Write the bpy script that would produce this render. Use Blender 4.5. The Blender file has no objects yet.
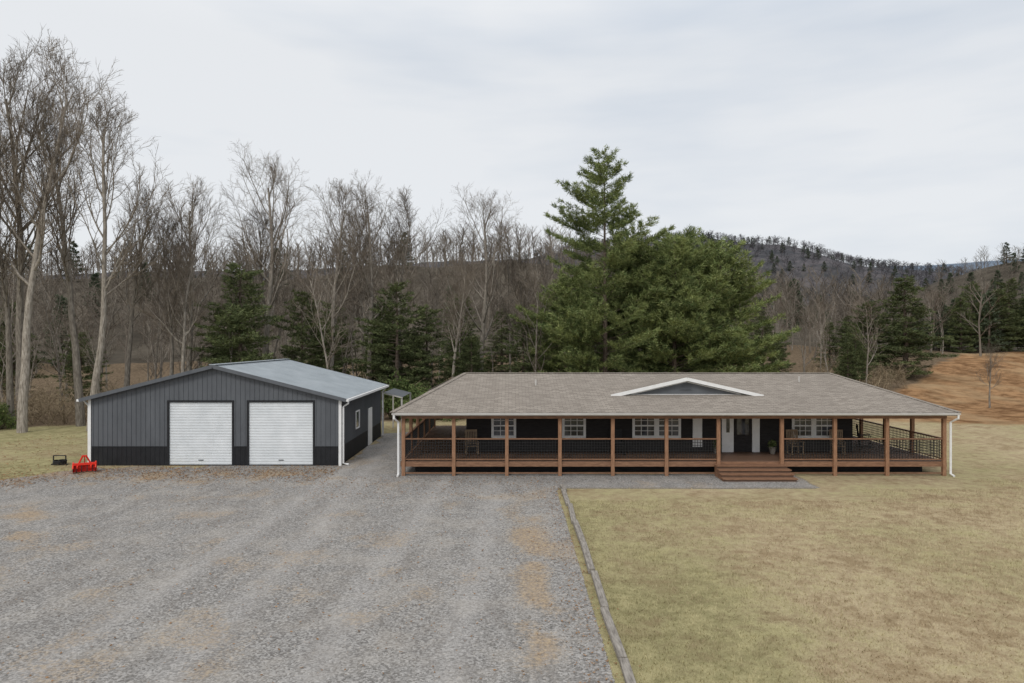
import bpy, math, random
import numpy as np
from mathutils import Vector, Matrix
rnd = random.Random(7)
scene = bpy.context.scene
COL = scene.collection

# ---------------------------------------------------------------- helpers
class NT:
    def __init__(s, mat):
        s.nt = mat.node_tree; s.nt.nodes.clear()
    def n(s, t, **kw):
        nd = s.nt.nodes.new(t)
        for k, v in kw.items():
            if k in ('inp',):
                for a, b in v.items():
                    nd.inputs[a].default_value = b
            else: setattr(nd, k, v)
        return nd
    def l(s, a, b): s.nt.links.new(a, b)
    def noise(s, vec, scale, detail=4, rough=0.6):
        nd = s.n('ShaderNodeTexNoise', inp={'Scale': scale, 'Detail': detail, 'Roughness': rough})
        if vec is not None: s.l(vec, nd.inputs['Vector'])
        return nd.outputs['Fac']
    def ramp(s, fac, lo, hi):
        nd = s.n('ShaderNodeMapRange', inp={1: lo, 2: hi}); nd.clamp = True
        s.l(fac, nd.inputs[0]); return nd.outputs[0]
    def mix(s, fac, a, b):
        nd = s.n('ShaderNodeMix', data_type='RGBA')
        for sock, v in ((nd.inputs[0], fac), (nd.inputs[6], a), (nd.inputs[7], b)):
            if isinstance(v, (int, float)): sock.default_value = v
            elif isinstance(v, tuple): sock.default_value = (*v[:3], 1)
            else: s.l(v, sock)
        return nd.outputs[2]
    def math(s, op, a, b=0.0):
        nd = s.n('ShaderNodeMath', operation=op)
        for sock, v in ((nd.inputs[0], a), (nd.inputs[1], b)):
            if isinstance(v, (int, float)): sock.default_value = v
            else: s.l(v, sock)
        return nd.outputs[0]
    def mapping(s, vec, scale):
        nd = s.n('ShaderNodeMapping'); nd.inputs['Scale'].default_value = scale
        s.l(vec, nd.inputs[0]); return nd.outputs[0]
    def out(s, col, rough=0.8, bump=None, bstr=0.3, bdist=0.02, metal=0, spec=0.3, alpha=None):
        if spec <= 0.15 and alpha is None:
            b = s.n('ShaderNodeBsdfDiffuse'); key = 'Color'
        else:
            b = s.n('ShaderNodeBsdfPrincipled'); key = 'Base Color'
            b.inputs['Roughness'].default_value = rough
            b.inputs['Metallic'].default_value = metal
            b.inputs['Specular IOR Level'].default_value = spec
            if alpha is not None: s.l(alpha, b.inputs['Alpha'])
        if isinstance(col, tuple): b.inputs[key].default_value = (*col[:3], 1)
        else: s.l(col, b.inputs[key])
        if bump is not None:
            bn = s.n('ShaderNodeBump', inp={'Strength': bstr, 'Distance': bdist})
            s.l(bump, bn.inputs['Height']); s.l(bn.outputs[0], b.inputs['Normal'])
        o = s.n('ShaderNodeOutputMaterial'); s.l(b.outputs[0], o.inputs[0])
        return b

def newmat(name):
    m = bpy.data.materials.new(name); m.use_nodes = True
    return m, NT(m)

def noisy(name, c1, c2, scale=5, rough=0.8, bstr=0.0, stretch=(1, 1, 1), metal=0, spec=0.3, lo=0.3, hi=0.7, objrand=0.0, det=4):
    m, t = newmat(name)
    g = t.n('ShaderNodeNewGeometry').outputs['Position']
    v = t.mapping(g, stretch)
    f = t.noise(v, scale, det, 0.65)
    c = t.mix(t.ramp(f, lo, hi), c1, c2)
    if objrand > 0:
        oi = t.n('ShaderNodeObjectInfo').outputs['Random']
        k = t.math('ADD', t.math('MULTIPLY', oi, objrand), 1 - objrand / 2)
        hs = t.n('ShaderNodeHueSaturation'); t.l(c, hs.inputs['Color']); t.l(k, hs.inputs['Value'])
        c = hs.outputs[0]
    t.out(c, rough, f if bstr > 0 else None, bstr, 0.02, metal, spec)
    return m

class MB:
    def __init__(s): s.v = []; s.f = []; s.m = []
    def quad(s, pts, mi=0):
        i = len(s.v); s.v += [tuple(p) for p in pts]; s.f.append(tuple(range(i, i + len(pts)))); s.m.append(mi)
    def box(s, x0, x1, y0, y1, z0, z1, mi=0):
        i = len(s.v)
        s.v += [(x0,y0,z0),(x1,y0,z0),(x1,y1,z0),(x0,y1,z0),(x0,y0,z1),(x1,y0,z1),(x1,y1,z1),(x0,y1,z1)]
        for f in ((0,3,2,1),(4,5,6,7),(0,1,5,4),(1,2,6,5),(2,3,7,6),(3,0,4,7)):
            s.f.append(tuple(i + a for a in f)); s.m.append(mi)
    def beam(s, p0, p1, w, h, mi=0):
        p0 = Vector(p0); p1 = Vector(p1); d = (p1 - p0).normalized()
        ref = Vector((0, 0, 1)) if abs(d.z) < 0.95 else Vector((0, 1, 0))
        u = d.cross(ref).normalized() * w / 2; v = u.cross(d).normalized() * h / 2
        i = len(s.v)
        for p in (p0, p1):
            for a, b in ((-1,-1),(1,-1),(1,1),(-1,1)):
                s.v.append(tuple(p + u * a + v * b))
        for f in ((3,2,1,0),(4,5,6,7),(0,1,5,4),(1,2,6,5),(2,3,7,6),(3,0,4,7)):
            s.f.append(tuple(i + a for a in f)); s.m.append(mi)
    def tube(s, pts, rad, n=6, mi=0, cap=False):
        i0 = len(s.v); k = len(pts)
        for j in range(k):
            a = pts[max(j - 1, 0)]; b = pts[min(j + 1, k - 1)]
            dx, dy, dz = b[0]-a[0], b[1]-a[1], b[2]-a[2]
            L = math.sqrt(dx*dx+dy*dy+dz*dz) or 1; dx/=L; dy/=L; dz/=L
            if abs(dx) < 0.8: ux, uy, uz = 0, dz, -dy
            else: ux, uy, uz = -dz, 0, dx
            l = math.sqrt(ux*ux+uy*uy+uz*uz) or 1; ux/=l; uy/=l; uz/=l
            vx, vy, vz = dy*uz-dz*uy, dz*ux-dx*uz, dx*uy-dy*ux
            r = rad[j]; p = pts[j]
            for q in range(n):
                an = 6.2832 * q / n; c = math.cos(an) * r; d = math.sin(an) * r
                s.v.append((p[0]+ux*c+vx*d, p[1]+uy*c+vy*d, p[2]+uz*c+vz*d))
        for j in range(k - 1):
            for q in range(n):
                a = i0 + j*n + q; b = i0 + j*n + (q+1) % n
                s.f.append((a, b, b + n, a + n)); s.m.append(mi)
        if cap:
            s.f.append(tuple(i0 + q for q in range(n))); s.m.append(mi)
            s.f.append(tuple(i0 + (k-1)*n + q for q in range(n))); s.m.append(mi)
    def mesh(s, name, mats, smooth=False):
        me = bpy.data.meshes.new(name); me.from_pydata(s.v, [], s.f)
        for m in mats: me.materials.append(m)
        me.polygons.foreach_set('material_index', s.m)
        if smooth: me.polygons.foreach_set('use_smooth', [True] * len(s.f))
        me.update(); return me
    def obj(s, name, mats, parent=None, smooth=False, bevel=0):
        o = bpy.data.objects.new(name, s.mesh(name, mats, smooth)); COL.objects.link(o)
        if parent: o.parent = parent
        if bevel:
            b = o.modifiers.new('b', 'BEVEL'); b.width = bevel; b.segments = 2; b.limit_method = 'ANGLE'
        return o
def empty(name):
    o = bpy.data.objects.new(name, None); COL.objects.link(o); o.empty_display_size = 0.3; return o
def inst(name, me, loc, rz=0, sc=1, parent=None, tilt=0):
    o = bpy.data.objects.new(name, me); COL.objects.link(o)
    o.location = loc; o.rotation_euler = (tilt, 0, rz)
    o.scale = sc if isinstance(sc, tuple) else (sc, sc, sc)
    if parent: o.parent = parent
    return o

def sst(a, b, x):
    t = np.clip((np.asarray(x, float) - a) / (b - a), 0, 1); return t * t * (3 - 2 * t)

_perm = np.random.RandomState(3).rand(256, 256)
def vnoise(x, y):
    x = np.asarray(x, float); y = np.asarray(y, float)
    xi = np.floor(x).astype(int); yi = np.floor(y).astype(int); fx = x - xi; fy = y - yi
    fx = fx*fx*(3-2*fx); fy = fy*fy*(3-2*fy)
    g = lambda a, b: _perm[a % 256, b % 256]
    return (g(xi,yi)*(1-fx)+g(xi+1,yi)*fx)*(1-fy)+(g(xi,yi+1)*(1-fx)+g(xi+1,yi+1)*fx)*fy
def fbm(x, y, o=4):
    r = 0; a = 0.5
    for i in range(o):
        r = r + a * vnoise(x * 2**i + 17*i, y * 2**i + 5*i); a *= 0.5
    return r / (1 - 0.5**o)

# ---------------------------------------------------------------- terrain
R1 = ([-900,-285,-180,-110,-74,-39,10,38,66,94,130], [32,26,25,28,27,31,32,25,12,3,0])
R2 = ([-2000,-855,-199,26,101,176,246,326,392,480,740,2000], [60,60,72,84,91,98,88,70,62,55,50,50])
R3 = ([110,139,168,187,216,247,380,900], [0,8,15,21,31,41,52,52])
R4 = ([-2500,0,500,700,800,900,1000,1100,1400,2500], [90,100,120,155,168,168,176,184,176,160])
def H(x, y):
    x = np.asarray(x, float); y = np.asarray(y, float)
    w = 22 * (fbm(x / 60, y / 60, 3) - 0.5)
    h1 = np.interp(x, *R1) * sst(78, 240, y + w) * (1 - 0.6 * sst(250, 420, y))
    h2 = np.interp(x, *R2) * sst(330, 640, y + w * 2) * (1 - 0.4 * sst(660, 1100, y))
    h3 = np.interp(x, *R3) * sst(125, 330, y + w) * (1 - 0.6 * sst(345, 520, y))
    h4 = np.interp(x, *R4) * sst(1000, 1500, y) * (1 - 0.4 * sst(1550, 2500, y))
    f = 3.6 * sst(50, 106, y) * sst(12, 38, x)
    n = (fbm(x / 25 + 9, y / 25, 4) - 0.5) * 5 * sst(90, 200, y)
    n2 = (fbm(x / 9 + 40, y / 9, 3) - 0.5) * 0.9 * sst(50, 62, y)
    return np.maximum(np.maximum(h1, h2), np.maximum(h3, h4)) + f + n + n2

def axis(lo, hi, dlo, dhi, step, g=1.12):
    a = list(np.arange(dlo, dhi + 1e-6, step)); s = step; p = dhi
    while p < hi: s *= g; p += s; a.append(p)
    s = step; p = dlo
    while p > lo: s *= g; p -= s; a.insert(0, p)
    return np.array(a)
xs = axis(-2600, 2600, -45, 75, 1.0, 1.045)
ys = axis(-300, 2800, 0, 115, 1.0, 1.04)
X, Y = np.meshgrid(xs, ys); Z = H(X, Y)
nx, ny = len(xs), len(ys)
verts = np.stack([X.ravel(), Y.ravel(), Z.ravel()], 1)
idx = np.arange(nx * ny).reshape(ny, nx)
faces = np.stack([idx[:-1,:-1].ravel(), idx[:-1,1:].ravel(), idx[1:,1:].ravel(), idx[1:,:-1].ravel()], 1)
def forest_edge(x):
    x = np.asarray(x, float)
    return np.interp(x, [-200,-60,-30,-8,10,24,34,69,75,300], [44,46,49,53,56,60,63,105,107,112])
Xf, Yf = X.ravel(), Y.ravel()
litter = sst(-3, 2, Yf - forest_edge(Xf) + 3 * (fbm(Xf/4, Yf/4, 3) - 0.5))
meadow = sst(44, 56, Yf + 10*(fbm(Xf/12, Yf/12, 3) - 0.5)) * sst(6, 30, Xf)
green = fbm(Xf/4 + 3, Yf/4, 3)
green = green + 0.48*(1 - sst(3.0, 8.5, Xf + 3*(fbm(Xf/2, Yf/2, 2)-.5))) * (Xf > 1) * (0.45+0.55*sst(24, 12, Yf)) + 0.5 * sst(-18, -22, Xf) - .03*sst(8,14,Xf)
green = np.clip(green, 0, 1.3)
me = bpy.data.meshes.new('ground'); me.from_pydata(verts.tolist(), [], faces.tolist())
ca = me.color_attributes.new('zone', 'FLOAT_COLOR', 'POINT')
ca.data.foreach_set('color', np.stack([litter, meadow, green, np.ones_like(litter)], 1).astype(np.float32).ravel())
me.polygons.foreach_set('use_smooth', [True] * len(faces))
cy = Yf[faces].mean(1); cx = Xf[faces].mean(1)
isfar = cy > 112
ground = bpy.data.objects.new('ground', me); COL.objects.link(ground)

TAN1, TAN2 = (0.33, 0.25, 0.15), (0.59, 0.485, 0.32)
GR1, GR2 = (0.24, 0.225, 0.11), (0.44, 0.395, 0.215)
def lawn_color(t, P, green=None):
    f1 = t.noise(P, 0.45, 4, 0.75); f2 = t.noise(P, 2.2, 4, 0.8); f3 = t.noise(P, 30, 2, 0.7)
    g = t.math('ADD', f1, t.math('MULTIPLY', f2, 0.5))
    if green is not None:
        g = t.math('ADD', g, t.math('MULTIPLY', green, 0.5)); g = t.ramp(g, 0.90, 1.22)
    else: g = t.ramp(g, 0.68, 0.95)
    v = t.ramp(t.math('ADD', f2, t.math('MULTIPLY', t.math('SUBTRACT', f1, .5), 0.8)), 0.35, 0.65)
    return t.mix(g, t.mix(v, TAN1, TAN2), t.mix(v, GR1, GR2)), f3

gm, t = newmat('ground_mat')
P = t.n('ShaderNodeNewGeometry').outputs['Position']
at = t.n('ShaderNodeAttribute', attribute_name='zone')
sp = t.n('ShaderNodeSeparateColor'); t.l(at.outputs['Color'], sp.inputs[0])
lc, f3 = lawn_color(t, P, sp.outputs[2])
lc = t.mix(t.ramp(f3, 0.35, 0.7), t.mix(0.4, lc, (0.14, 0.11, 0.065)), lc)
fm = t.noise(P, 0.6, 5, 0.75); fmm = t.noise(t.mapping(P, (1, 0.5, 1)), 0.13, 3, 0.6)
mc = t.mix(t.ramp(fm, 0.40, 0.60), (0.15, 0.082, 0.042), (0.35, 0.21, 0.11))
mc = t.mix(t.math('MULTIPLY', t.ramp(fmm, 0.45, 0.62), 0.8), mc, (0.40, 0.285, 0.165))
c = t.mix(t.ramp(t.math('ADD', sp.outputs[1], t.math('MULTIPLY', t.math('SUBTRACT', fm, 0.5), 0.6)), 0.35, 0.65), lc, mc)
fl = t.noise(P, 3, 4, 0.8)
lit = t.mix(t.ramp(fl, 0.35, 0.65), (0.08, 0.06, 0.043), (0.22, 0.165, 0.11))
c = t.mix(t.ramp(t.math('ADD', sp.outputs[0], t.math('MULTIPLY', t.math('SUBTRACT', fl, 0.5), 0.8)), 0.3, 0.7), c, lit)
t.out(c, 0.95, f3, 0.6, 0.05, spec=0.1)
me.materials.append(gm)
gm2, t = newmat('forest_hill_ground_haze')
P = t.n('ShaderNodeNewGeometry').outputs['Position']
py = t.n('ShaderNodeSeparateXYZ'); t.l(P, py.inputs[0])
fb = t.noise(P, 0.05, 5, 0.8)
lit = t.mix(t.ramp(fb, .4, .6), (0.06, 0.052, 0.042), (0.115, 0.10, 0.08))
lit = t.mix(t.ramp(py.outputs[1], 330, 520), lit, t.mix(t.ramp(fb, .42, .6), (0.062, 0.066, 0.072), (0.125, 0.115, 0.122)))  # haze painted in: ground turns blue-grey with distance
lit = t.mix(t.ramp(py.outputs[1], 800, 1300), lit, t.mix(t.ramp(fb, .4, .6), (0.14, 0.18, 0.235), (0.175, 0.215, 0.27)))  # stronger blue haze in the colour of the farthest ridge
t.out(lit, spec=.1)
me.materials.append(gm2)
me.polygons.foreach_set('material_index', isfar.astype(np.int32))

# ---------------------------------------------------------------- gravel driveway
gx = np.arange(-44, 14.01, 0.25); gy = np.arange(-12, 47.01, 0.25)
GX, GY = np.meshgrid(gx, gy); gx_, gy_ = GX.ravel(), GY.ravel()
def boxd(x0, x1, y0, y1):
    return np.minimum(np.minimum(gx_ - x0, x1 - gx_), np.minimum(gy_ - y0, y1 - gy_))
top = np.interp(gx_, [-44, -30, -22.5, -20.4, -8.3], [27.0, 28.0, 29.2, 32.5, 33.4])
d = np.minimum(np.minimum(gx_ + 44, 2.02 - gx_), np.minimum(gy_ + 12, top - gy_))
d = np.maximum(d, boxd(-8.4, -4.7, 25, 45)); d = np.maximum(d, boxd(-9, 12.6, 27.9, 30.9))
d = np.maximum(d, boxd(-9, 2.02, 20, 31.5))
wob = (fbm(gx_ * 0.8, gy_ * 0.8, 4) - 0.5) * 2.0
right = sst(0.0, 1.2, 2.0 - gx_) + (gy_ > 27.5)
dd = d + wob * np.clip(right, 0.03, 1) * np.where(gx_ > 2.1, 0.35, 1.0)
dd = np.where((gx_ > 1.9) & (gy_ < 27.7), -1, dd)
dirt = 1.3*np.exp(-((gx_ - 0.55) / 0.42)**2) * sst(11, 14, gy_) * (1 - sst(24, 26.5, gy_)) * sst(0.32, 0.58, fbm(gx_*0.9+5, gy_*0.9, 3))
dirt += 1.25*np.exp(-((gx_ - 0.6) / 0.6)**2 - ((gy_ - 21) / 1.5)**2)
dirt += 1.25*np.exp(-((gx_ + 14.5 - (gy_-17)*-.35) / 1.5)**2) * sst(0.42, 0.62, fbm(gx_*0.8, gy_*0.9+8, 3)) * (1-sst(21, 27, gy_))
dirt += sst(0.56, 0.74, fbm(gx_*0.9+20, gy_*0.8, 4)) * 0.55
dirt += 1.1 * np.exp(-((gy_ - 30.6 - (gx_+14)*0.06) / 1.7)**2) * sst(-7, -11, gx_) * sst(.25, .7, fbm(gx_*1.0, gy_*1.0, 3))
trk = 0
for c0 in (-3.1, -1.3, -6.6, -8.4):
    trk = trk + np.exp(-((gx_ - c0 - 0.5*np.sin(gy_*0.12 + c0)) / 0.38)**2)
nv = np.stack([gx_, gy_, np.full_like(gx_, 0.004)], 1)
gi = np.arange(len(gx_)).reshape(len(gy), len(gx))
gf = np.stack([gi[:-1,:-1].ravel(), gi[:-1,1:].ravel(), gi[1:,1:].ravel(), gi[1:,:-1].ravel()], 1)
keep = (dd[gf] > -0.6).any(1); gf = gf[keep]
me = bpy.data.meshes.new('gravel_driveway'); me.from_pydata(nv.tolist(), [], gf.tolist())
ca = me.color_attributes.new('gz', 'FLOAT_COLOR', 'POINT')
ca.data.foreach_set('color', np.stack([np.clip(dd/2 + 0.5, 0, 1), np.clip(dirt, 0, 1), np.clip(trk, 0, 1), np.ones_like(dd)], 1).astype(np.float32).ravel())
solid = (dd[gf] > 0.55).all(1)
o = bpy.data.objects.new('gravel_driveway', me); COL.objects.link(o)
for al_on in (True, False):
    m, t = newmat('gravel_mat')
    P = t.n('ShaderNodeNewGeometry').outputs['Position']
    at = t.n('ShaderNodeAttribute', attribute_name='gz'); sp = t.n('ShaderNodeSeparateColor'); t.l(at.outputs['Color'], sp.inputs[0])
    vor = t.n('ShaderNodeTexVoronoi', inp={'Scale': 26.0}); t.l(P, vor.inputs['Vector'])
    vs = t.n('ShaderNodeSeparateColor'); t.l(vor.outputs['Color'], vs.inputs[0])
    f1 = t.noise(P, 0.6, 5, 0.75); f2 = t.noise(P, 9, 3, 0.8); f4 = t.noise(t.mapping(P, (1.5, 0.45, 1)), 1.0, 5, 0.8)
    c = t.mix(vs.outputs[0], (0.145, 0.138, 0.13), (0.46, 0.445, 0.425))
    c = t.mix(t.ramp(f2, 0.3, 0.7), t.mix(0.45, c, (0.10, 0.092, 0.084)), c)
    c = t.mix(t.math('MULTIPLY', t.ramp(f1, 0.46, 0.64), 0.35), c, (0.41, 0.375, 0.33))
    c = t.mix(t.math('MULTIPLY', t.ramp(f4, 0.48, 0.66), 0.45), c, (0.165, 0.148, 0.132))
    c = t.mix(t.math('MULTIPLY', sp.outputs[2], 0.24), c, (0.45, 0.43, 0.41))
    df = t.ramp(t.math('ADD', t.math('MULTIPLY', sp.outputs[1], 0.8), t.math('MULTIPLY', t.math('SUBTRACT', f2, 0.5), 2.0)), 0.2, 0.9)
    c = t.mix(t.math('MULTIPLY', df, 0.75), c, t.mix(t.ramp(f2, 0.4, 0.6), (0.24, 0.16, 0.095), (0.42, 0.32, 0.205)))
    al = None
    if al_on:
        al = t.math('ADD', sp.outputs[0], t.math('MULTIPLY', t.math('SUBTRACT', f2, 0.5), 0.35)); al = t.ramp(al, 0.47, 0.52)
    t.out(c, 0.95, vs.outputs[1], 0.5, 0.02, spec=0.1, alpha=al)
    me.materials.append(m)
me.polygons.foreach_set('material_index', solid.astype(np.int32))

# ---------------------------------------------------------------- materials
M_timber = noisy('weathered_timber', (0.13, 0.115, 0.10), (0.36, 0.33, 0.29), 6, 0.9, 0.4, (4, 0.5, 4))
M_cedar = noisy('cedar', (0.20, 0.105, 0.06), (0.37, 0.205, 0.12), 7, 0.65, 0.15, (3, 3, 0.5))
M_cedar_h = noisy('cedar_rail', (0.16, 0.084, 0.05), (0.30, 0.165, 0.098), 7, 0.65, 0.15, (0.5, 3, 3))
M_deck = noisy('deck_boards', (0.12, 0.072, 0.05), (0.21, 0.13, 0.088), 4, 0.6, 0.1, (0.6, 6, 1))
M_ceil = noisy('porch_ceiling', (0.30, 0.22, 0.155), (0.40, 0.30, 0.215), 3, 0.8)
M_black = noisy('black_metal', (0.012, 0.012, 0.013), (0.03, 0.03, 0.03), 10, 0.5)
M_wall = noisy('dark_siding', (0.016, 0.014, 0.014), (0.038, 0.034, 0.034), 3, 0.75, 0.1, (1, 1, 6))
M_white = noisy('white_trim', (0.74, 0.74, 0.73), (0.84, 0.84, 0.83), 4, 0.5)
M_gut = noisy('eave_gutter', (0.45, 0.43, 0.40), (0.55, 0.53, 0.50), 2, 0.6)
M_whitedoor = noisy('white_door_paint', (0.60, 0.63, 0.65), (0.72, 0.745, 0.765), 1.2, 0.45)
M_gar = noisy('charcoal_steel', (0.082, 0.089, 0.10), (0.115, 0.124, 0.137), 1.5, 0.45, 0, (1, 1, 0.4), spec=0.5)
M_garblk = noisy('black_steel', (0.008, 0.009, 0.011), (0.018, 0.019, 0.022), 2, 0.5, 0, spec=0.35)
M_groof = noisy('galvalume_roof', (0.33, 0.365, 0.39), (0.43, 0.465, 0.49), 0.9, 0.45, 0, (1, 1, 1), metal=0.2)
M_red = noisy('red_paint', (0.60, 0.025, 0.015), (0.80, 0.045, 0.022), 6, 0.4)
M_bark = noisy('bark', (0.14, 0.12, 0.10), (0.36, 0.325, 0.28), 3, 0.95, 0, (4, 4, 0.8), objrand=0.5, spec=.1, det=2)
M_twig = noisy('twigs', (0.14, 0.115, 0.092), (0.25, 0.212, 0.17), 1.0, 0.95, objrand=0.5, spec=.1, det=0)
M_far = noisy('far_tree_bark', (0.125, 0.105, 0.087), (0.23, 0.20, 0.165), 0.05, 0.95, objrand=0.45, spec=.1, det=1)
M_haze = noisy('distant_tree_haze_tint', (0.088, 0.086, 0.094), (0.145, 0.135, 0.142), 0.02, 0.95, objrand=0.25, spec=.1, det=1)  # blue-grey air haze of the far ridge is painted into this tree colour
M_brush = noisy('brush', (0.16, 0.125, 0.08), (0.35, 0.28, 0.19), 0.8, 0.95, objrand=0.6, spec=.1, det=1)
M_pbark = noisy('pine_bark', (0.08, 0.06, 0.048), (0.17, 0.135, 0.11), 5, 0.95, spec=.1, det=1)
M_leafbrown = noisy('dead_leaves', (0.14, 0.075, 0.035), (0.36, 0.22, 0.12), 4, 0.9, spec=.1, det=1)
def needles(name, a, b, tip, orand=0.35):
    m, t = newmat(name)
    P = t.n('ShaderNodeTexCoord').outputs['Object']
    f = t.noise(P, 0.8, 2, 0.7); f2 = t.noise(P, 6, 1, 0.6)
    c = t.mix(t.ramp(f, 0.38, 0.62), a, b); c = t.mix(t.math('MULTIPLY', t.ramp(f2, 0.45, 0.7), 0.75), c, tip)
    oi = t.n('ShaderNodeObjectInfo').outputs['Random']
    hs = t.n('ShaderNodeHueSaturation'); t.l(c, hs.inputs['Color'])
    t.l(t.math('ADD', t.math('MULTIPLY', oi, orand), 1 - orand/2), hs.inputs['Value'])
    t.out(hs.outputs[0], 0.7, spec=0.1)
    return m
M_pine = needles('pine_needles', (0.085, 0.125, 0.05), (0.21, 0.255, 0.092), (0.36, 0.375, 0.165), 0.2)
M_hem = needles('hemlock_needles', (0.06, 0.08, 0.040), (0.115, 0.14, 0.06), (0.18, 0.19, 0.09))
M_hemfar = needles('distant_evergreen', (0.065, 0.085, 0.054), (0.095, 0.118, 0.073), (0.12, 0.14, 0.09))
M_rhodo = needles('rhododendron_leaves', (0.06, 0.09, 0.032), (0.12, 0.155, 0.055), (0.20, 0.22, 0.09))

def shingle(name, sx, sy):
    m, t = newmat(name)
    P = t.n('ShaderNodeNewGeometry').outputs['Position']
    s = t.n('ShaderNodeSeparateXYZ'); t.l(P, s.inputs[0])
    cb = t.n('ShaderNodeCombineXYZ'); t.l(s.outputs[sx], cb.inputs[0]); t.l(s.outputs[sy], cb.inputs[1])
    br = t.n('ShaderNodeTexBrick', inp={'Scale': 1.0, 'Mortar Size': 0.012, 'Brick Width': 0.33, 'Row Height': 0.14, 'Bias': 0.0})
    br.inputs['Color1'].default_value = (0.205, 0.18, 0.155, 1); br.inputs['Color2'].default_value = (0.34, 0.305, 0.265, 1)
    br.inputs['Mortar'].default_value = (0.13, 0.115, 0.10, 1)
    t.l(cb.outputs[0], br.inputs['Vector'])
    f = t.noise(t.mapping(cb.outputs[0], (1, 0.25, 1)), 0.7, 5, 0.7); f2 = t.noise(cb.outputs[0], 12, 3, 0.8)
    c = t.mix(t.math('MULTIPLY', t.ramp(f, 0.4, 0.7), 0.5), br.outputs[0], (0.18, 0.16, 0.14))
    c = t.mix(t.math('MULTIPLY', t.ramp(f2, 0.4, 0.7), 0.5), c, (0.37, 0.325, 0.28))
    t.out(c, 0.92, f2, 0.5, 0.02, spec=0.15); return m
M_sh = shingle('shingles', 0, 1); M_shs = shingle('shingles_side', 1, 0)
m, t = newmat('window_glass')
P = t.n('ShaderNodeNewGeometry').outputs['Position']
t.out(t.mix(t.ramp(t.noise(P, 1.5, 3), 0.4, 0.6), (0.03, 0.035, 0.045), (0.12, 0.13, 0.15)), 0.06, spec=0.8); M_glass = m

# ---------------------------------------------------------------- timber edging
mb = MB(); y = 5.5
while y < 28.0:
    L = 2.42; x = 2.08 + rnd.uniform(-0.045, 0.045); x2 = 2.08 + rnd.uniform(-0.045, 0.045); h = rnd.uniform(0.11, 0.16)
    y1 = min(y + L - 0.04, 28.1)
    mb.beam((x, y, h/2), (x2, y1, h/2), 0.17, h); y += L
mb.obj('timber_edging', [M_timber], bevel=0.015)
mb = MB()
for i in range(4):
    mb.beam((2.25+i*2.55, 27.85+rnd.uniform(-.03,.03), 0.02), (2.25+i*2.55+2.5, 27.85+rnd.uniform(-.03,.03), 0.02), 0.07, 0.04)
mb.obj('path_edging', [M_timber])

# ---------------------------------------------------------------- HOUSE
house = empty('ranch_house')
EX0, EX1, EY0, EY1, EZ = -5.3, 19.75, 30.1, 43.9, 2.86
RX0, RX1, RY, RZ = -2.5, 17.15, 37.0, 4.29
mb = MB()
mb.quad([(EX0,EY0,EZ),(EX1,EY0,EZ),(RX1,RY,RZ),(RX0,RY,RZ)], 0)
mb.quad([(EX1,EY1,EZ),(EX0,EY1,EZ),(RX0,RY,RZ),(RX1,RY,RZ)], 0)
mb.quad([(EX0,EY1,EZ),(EX0,EY0,EZ),(RX0,RY,RZ)], 1)
mb.quad([(EX1,EY0,EZ),(EX1,EY1,EZ),(RX1,RY,RZ)], 1)
mb.obj('roof', [M_sh, M_shs], house)
mb = MB()
mb.beam((RX0,RY,RZ+0.01),(RX1,RY,RZ+0.01),0.3,0.03)
for a, b in (((EX0,EY0,EZ),(RX0,RY,RZ)),((EX1,EY0,EZ),(RX1,RY,RZ)),((EX0,EY1,EZ),(RX0,RY,RZ)),((EX1,EY1,EZ),(RX1,RY,RZ))):
    mb.beam((a[0],a[1],a[2]+0.015),(b[0],b[1],b[2]+0.015),0.22,0.025)
mb.obj('roof_caps', [M_sh], house)
mb = MB()
for x, yy in ((1.2, 34.6), (14.8, 35.2)):
    zz = EZ + (yy-EY0)*(RZ-EZ)/(RY-EY0)
    mb.tube([(x,yy,zz-.05),(x,yy,zz+.28)],[.045,.045],8,0,True)
mb.obj('vent_pipes', [M_gut], house)
mb = MB()
T = 0.14
mb.box(EX0+0.02,EX1-0.02,EY0+0.02,EY0+0.06,EZ-T,EZ-0.01,0); mb.box(EX0+0.02,EX1-0.02,EY1-0.06,EY1-0.02,EZ-T,EZ-0.01,0)
mb.box(EX0+0.02,EX0+0.06,EY0+0.06,EY1-0.06,EZ-T,EZ-0.01,0); mb.box(EX1-0.06,EX1-0.02,EY0+0.06,EY1-0.06,EZ-T,EZ-0.01,0)
mb.box(EX0,EX1,EY0-0.07,EY0+0.018,EZ-0.09,EZ-0.025,0)
mb.obj('fascia_gutter', [M_gut], house)
mb = MB(); mb.box(EX0+0.06,EX1-0.06,EY0+0.06,EY1-0.06,EZ-T,EZ-T+0.03)
mb.obj('porch_ceiling', [M_ceil], house)
gx0, gx1, gy0, gzb, gzp = 4.85, 11.95, 33.0, 3.44, 4.27
gm_ = (gx0+gx1)/2; mb = MB()
mb.quad([(gx0,gy0-.25,gzb-.01),(gm_,gy0-.25,gzp),(gm_,RY-0.05,gzp)],0); mb.quad([(gx1,gy0-.25,gzb-.01),(gm_,RY-0.05,gzp),(gm_,gy0-.25,gzp)],0)
mb.obj('gable_roof', [M_sh], house)
mb = MB(); mb.quad([(gx0+.1,gy0,gzb-.02),(gx1-.1,gy0,gzb-.02),(gm_,gy0,gzp-.03)],0)
for i in range(5):
    mb.box(gm_-0.3+0.04*i,gm_+0.3-0.04*i,gy0-0.03,gy0-0.005,gzb+0.2+i*0.07,gzb+0.23+i*0.07,0)
mb.obj('gable_face', [M_gar], house)
mb = MB()
mb.beam((gx0-.1,gy0-.28,gzb-.07),(gm_,gy0-.28,gzp-.075),0.06,0.16); mb.beam((gm_,gy0-.285,gzp-.075),(gx1+.1,gy0-.285,gzb-.07),0.06,0.16)
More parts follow.
